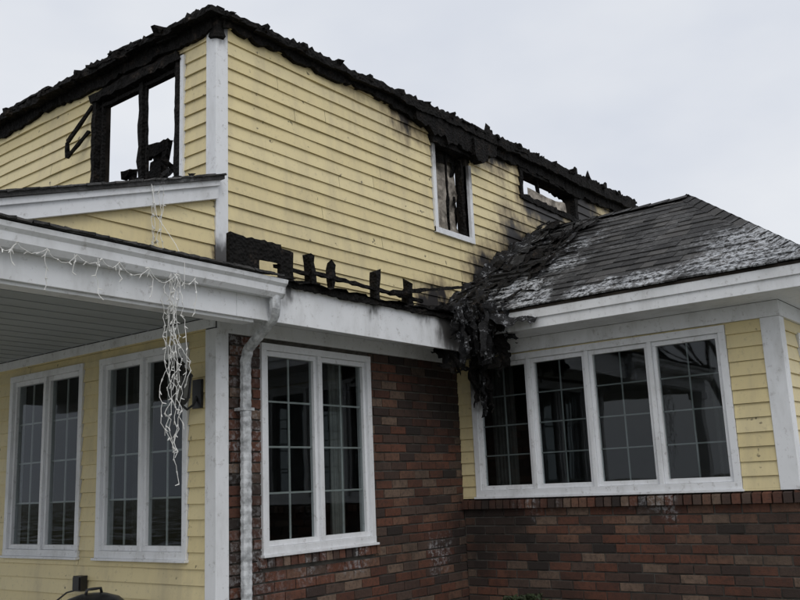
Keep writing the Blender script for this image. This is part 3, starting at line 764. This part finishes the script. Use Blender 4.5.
shrub('shrub',(2.25,-0.96),0.35,0.72,3500,1)
shrub('shrub',(1.3,-0.75),0.32,0.5,2500,2)

mb=MB(); mb.add([(-600,-600,-1.6),(600,-600,-1.6),(600,600,-1.6),(-600,600,-1.6)],[(0,1,2,3)],mat_ground()); mb.build('ground')
mb=MB(); mb.box(-2.6,-0.03,-0.6,6.0,-1.62,-1.45,CONC); mb.build('porch_floor',house)

BARK=simple('bark',(0.06,0.05,0.042),0.95,0.1,0.4,5,0)
def tree(c,h,seed):
    mb=MB(); rr=random.Random(seed)
    def br(p,d,L,w,lv):
        q=p+d*L; beam(mb,p[:],q[:],w,w,m=BARK,jit=w*.08,seg=1,rr=rr,taper=.7,rag=0)
        if lv==0: return
        for k in range(rr.choice([3,4])):
            f=rr.uniform(.45,1); nd=(d+Vector((rr.gauss(0,.5),rr.gauss(0,.5),rr.gauss(.1,.3)))).normalized()
            br(p+d*L*f,nd,L*rr.uniform(.5,.75),w*.5,lv-1)
    br(Vector((c[0],c[1],-1.7)),Vector((0,0,1)),h*.38,h*.035,5)
    mb.build('bare_tree')
tree((-16,-9),11,1); tree((-13,-15),12,2); tree((-18,4),11,3); tree((-5,-19),12,4); tree((-15,12),12,5); tree((3,-17),11,6); tree((-20,18),13,7)

Xh=Vector((720,-156,898)).normalized(); Yh=Vector((-1170,-235,898)); Yh=(Yh-Xh*Yh.dot(Xh)).normalized()
Zh=Vector((-181,4335,898)); Zh=(Zh-Xh*Zh.dot(Xh)-Yh*Zh.dot(Yh)).normalized()
right=Vector((Xh.x,Yh.x,Zh.x)); up=Vector((Xh.y,Yh.y,Zh.y)); fwd=Vector((Xh.z,Yh.z,Zh.z))
M4=Matrix(((right.x,up.x,-fwd.x,-4.05),(right.y,up.y,-fwd.y,-4.77),(right.z,up.z,-fwd.z,H),(0,0,0,1)))
cam=bpy.data.cameras.new('camera'); co=bpy.data.objects.new('camera',cam); scene.collection.objects.link(co)
co.matrix_world=M4; cam.sensor_width=36; cam.lens=36*898/800; cam.clip_end=3000; cam.clip_start=0.05
scene.camera=co

el=math.radians(50); az=math.radians(215)
sv=Vector((math.sin(az)*math.cos(el),math.cos(az)*math.cos(el),math.sin(el)))
ld=bpy.data.lights.new('sun','SUN'); ld.energy=0.95; ld.angle=math.radians(50); ld.color=(1,0.96,0.90)
lo2=bpy.data.objects.new('sun',ld); scene.collection.objects.link(lo2); lo2.rotation_euler=(-sv).to_track_quat('-Z','Y').to_euler()
w=bpy.data.worlds.new('World'); scene.world=w; w.use_nodes=True
nt=w.node_tree; bg=nt.nodes['Background']; bg.inputs[1].default_value=0.1
sky=nt.nodes.new('ShaderNodeTexSky'); sky.sky_type='NISHITA'; sky.sun_disc=False; sky.sun_elevation=el; sky.sun_rotation=az; sky.dust_density=6; sky.air_density=1.0
hs=nt.nodes.new('ShaderNodeHueSaturation'); hs.inputs['Saturation'].default_value=0.25; nt.links.new(sky.outputs[0],hs.inputs['Color'])
tc=nt.nodes.new('ShaderNodeTexCoord'); mp=nt.nodes.new('ShaderNodeMapping'); mp.inputs['Scale'].default_value=(1,1,2.2); nt.links.new(tc.outputs['Generated'],mp.inputs[0])
nz=nt.nodes.new('ShaderNodeTexNoise'); nz.inputs['Scale'].default_value=1.9; nz.inputs['Detail'].default_value=5; nz.inputs['Roughness'].default_value=.5; nt.links.new(mp.outputs[0],nz.inputs['Vector'])
cr=nt.nodes.new('ShaderNodeValToRGB'); cr.color_ramp.elements[0].position=.35; cr.color_ramp.elements[0].color=(0.73,0.775,0.87,1); cr.color_ramp.elements[1].position=.65; cr.color_ramp.elements[1].color=(0.92,0.945,0.985,1)
nt.links.new(nz.outputs['Fac'],cr.inputs[0])
ml=nt.nodes.new('ShaderNodeVectorMath'); ml.operation='SCALE'; ml.inputs['Scale'].default_value=10; nt.links.new(cr.outputs[0],ml.inputs[0])
mx=nt.nodes.new('ShaderNodeMix'); mx.data_type='RGBA'; mx.inputs[0].default_value=.85; nt.links.new(hs.outputs[0],mx.inputs[6]); nt.links.new(ml.outputs[0],mx.inputs[7])
nt.links.new(mx.outputs[2],bg.inputs[0])
scene.view_settings.view_transform='Standard'; scene.view_settings.look='None'; scene.view_settings.exposure=0
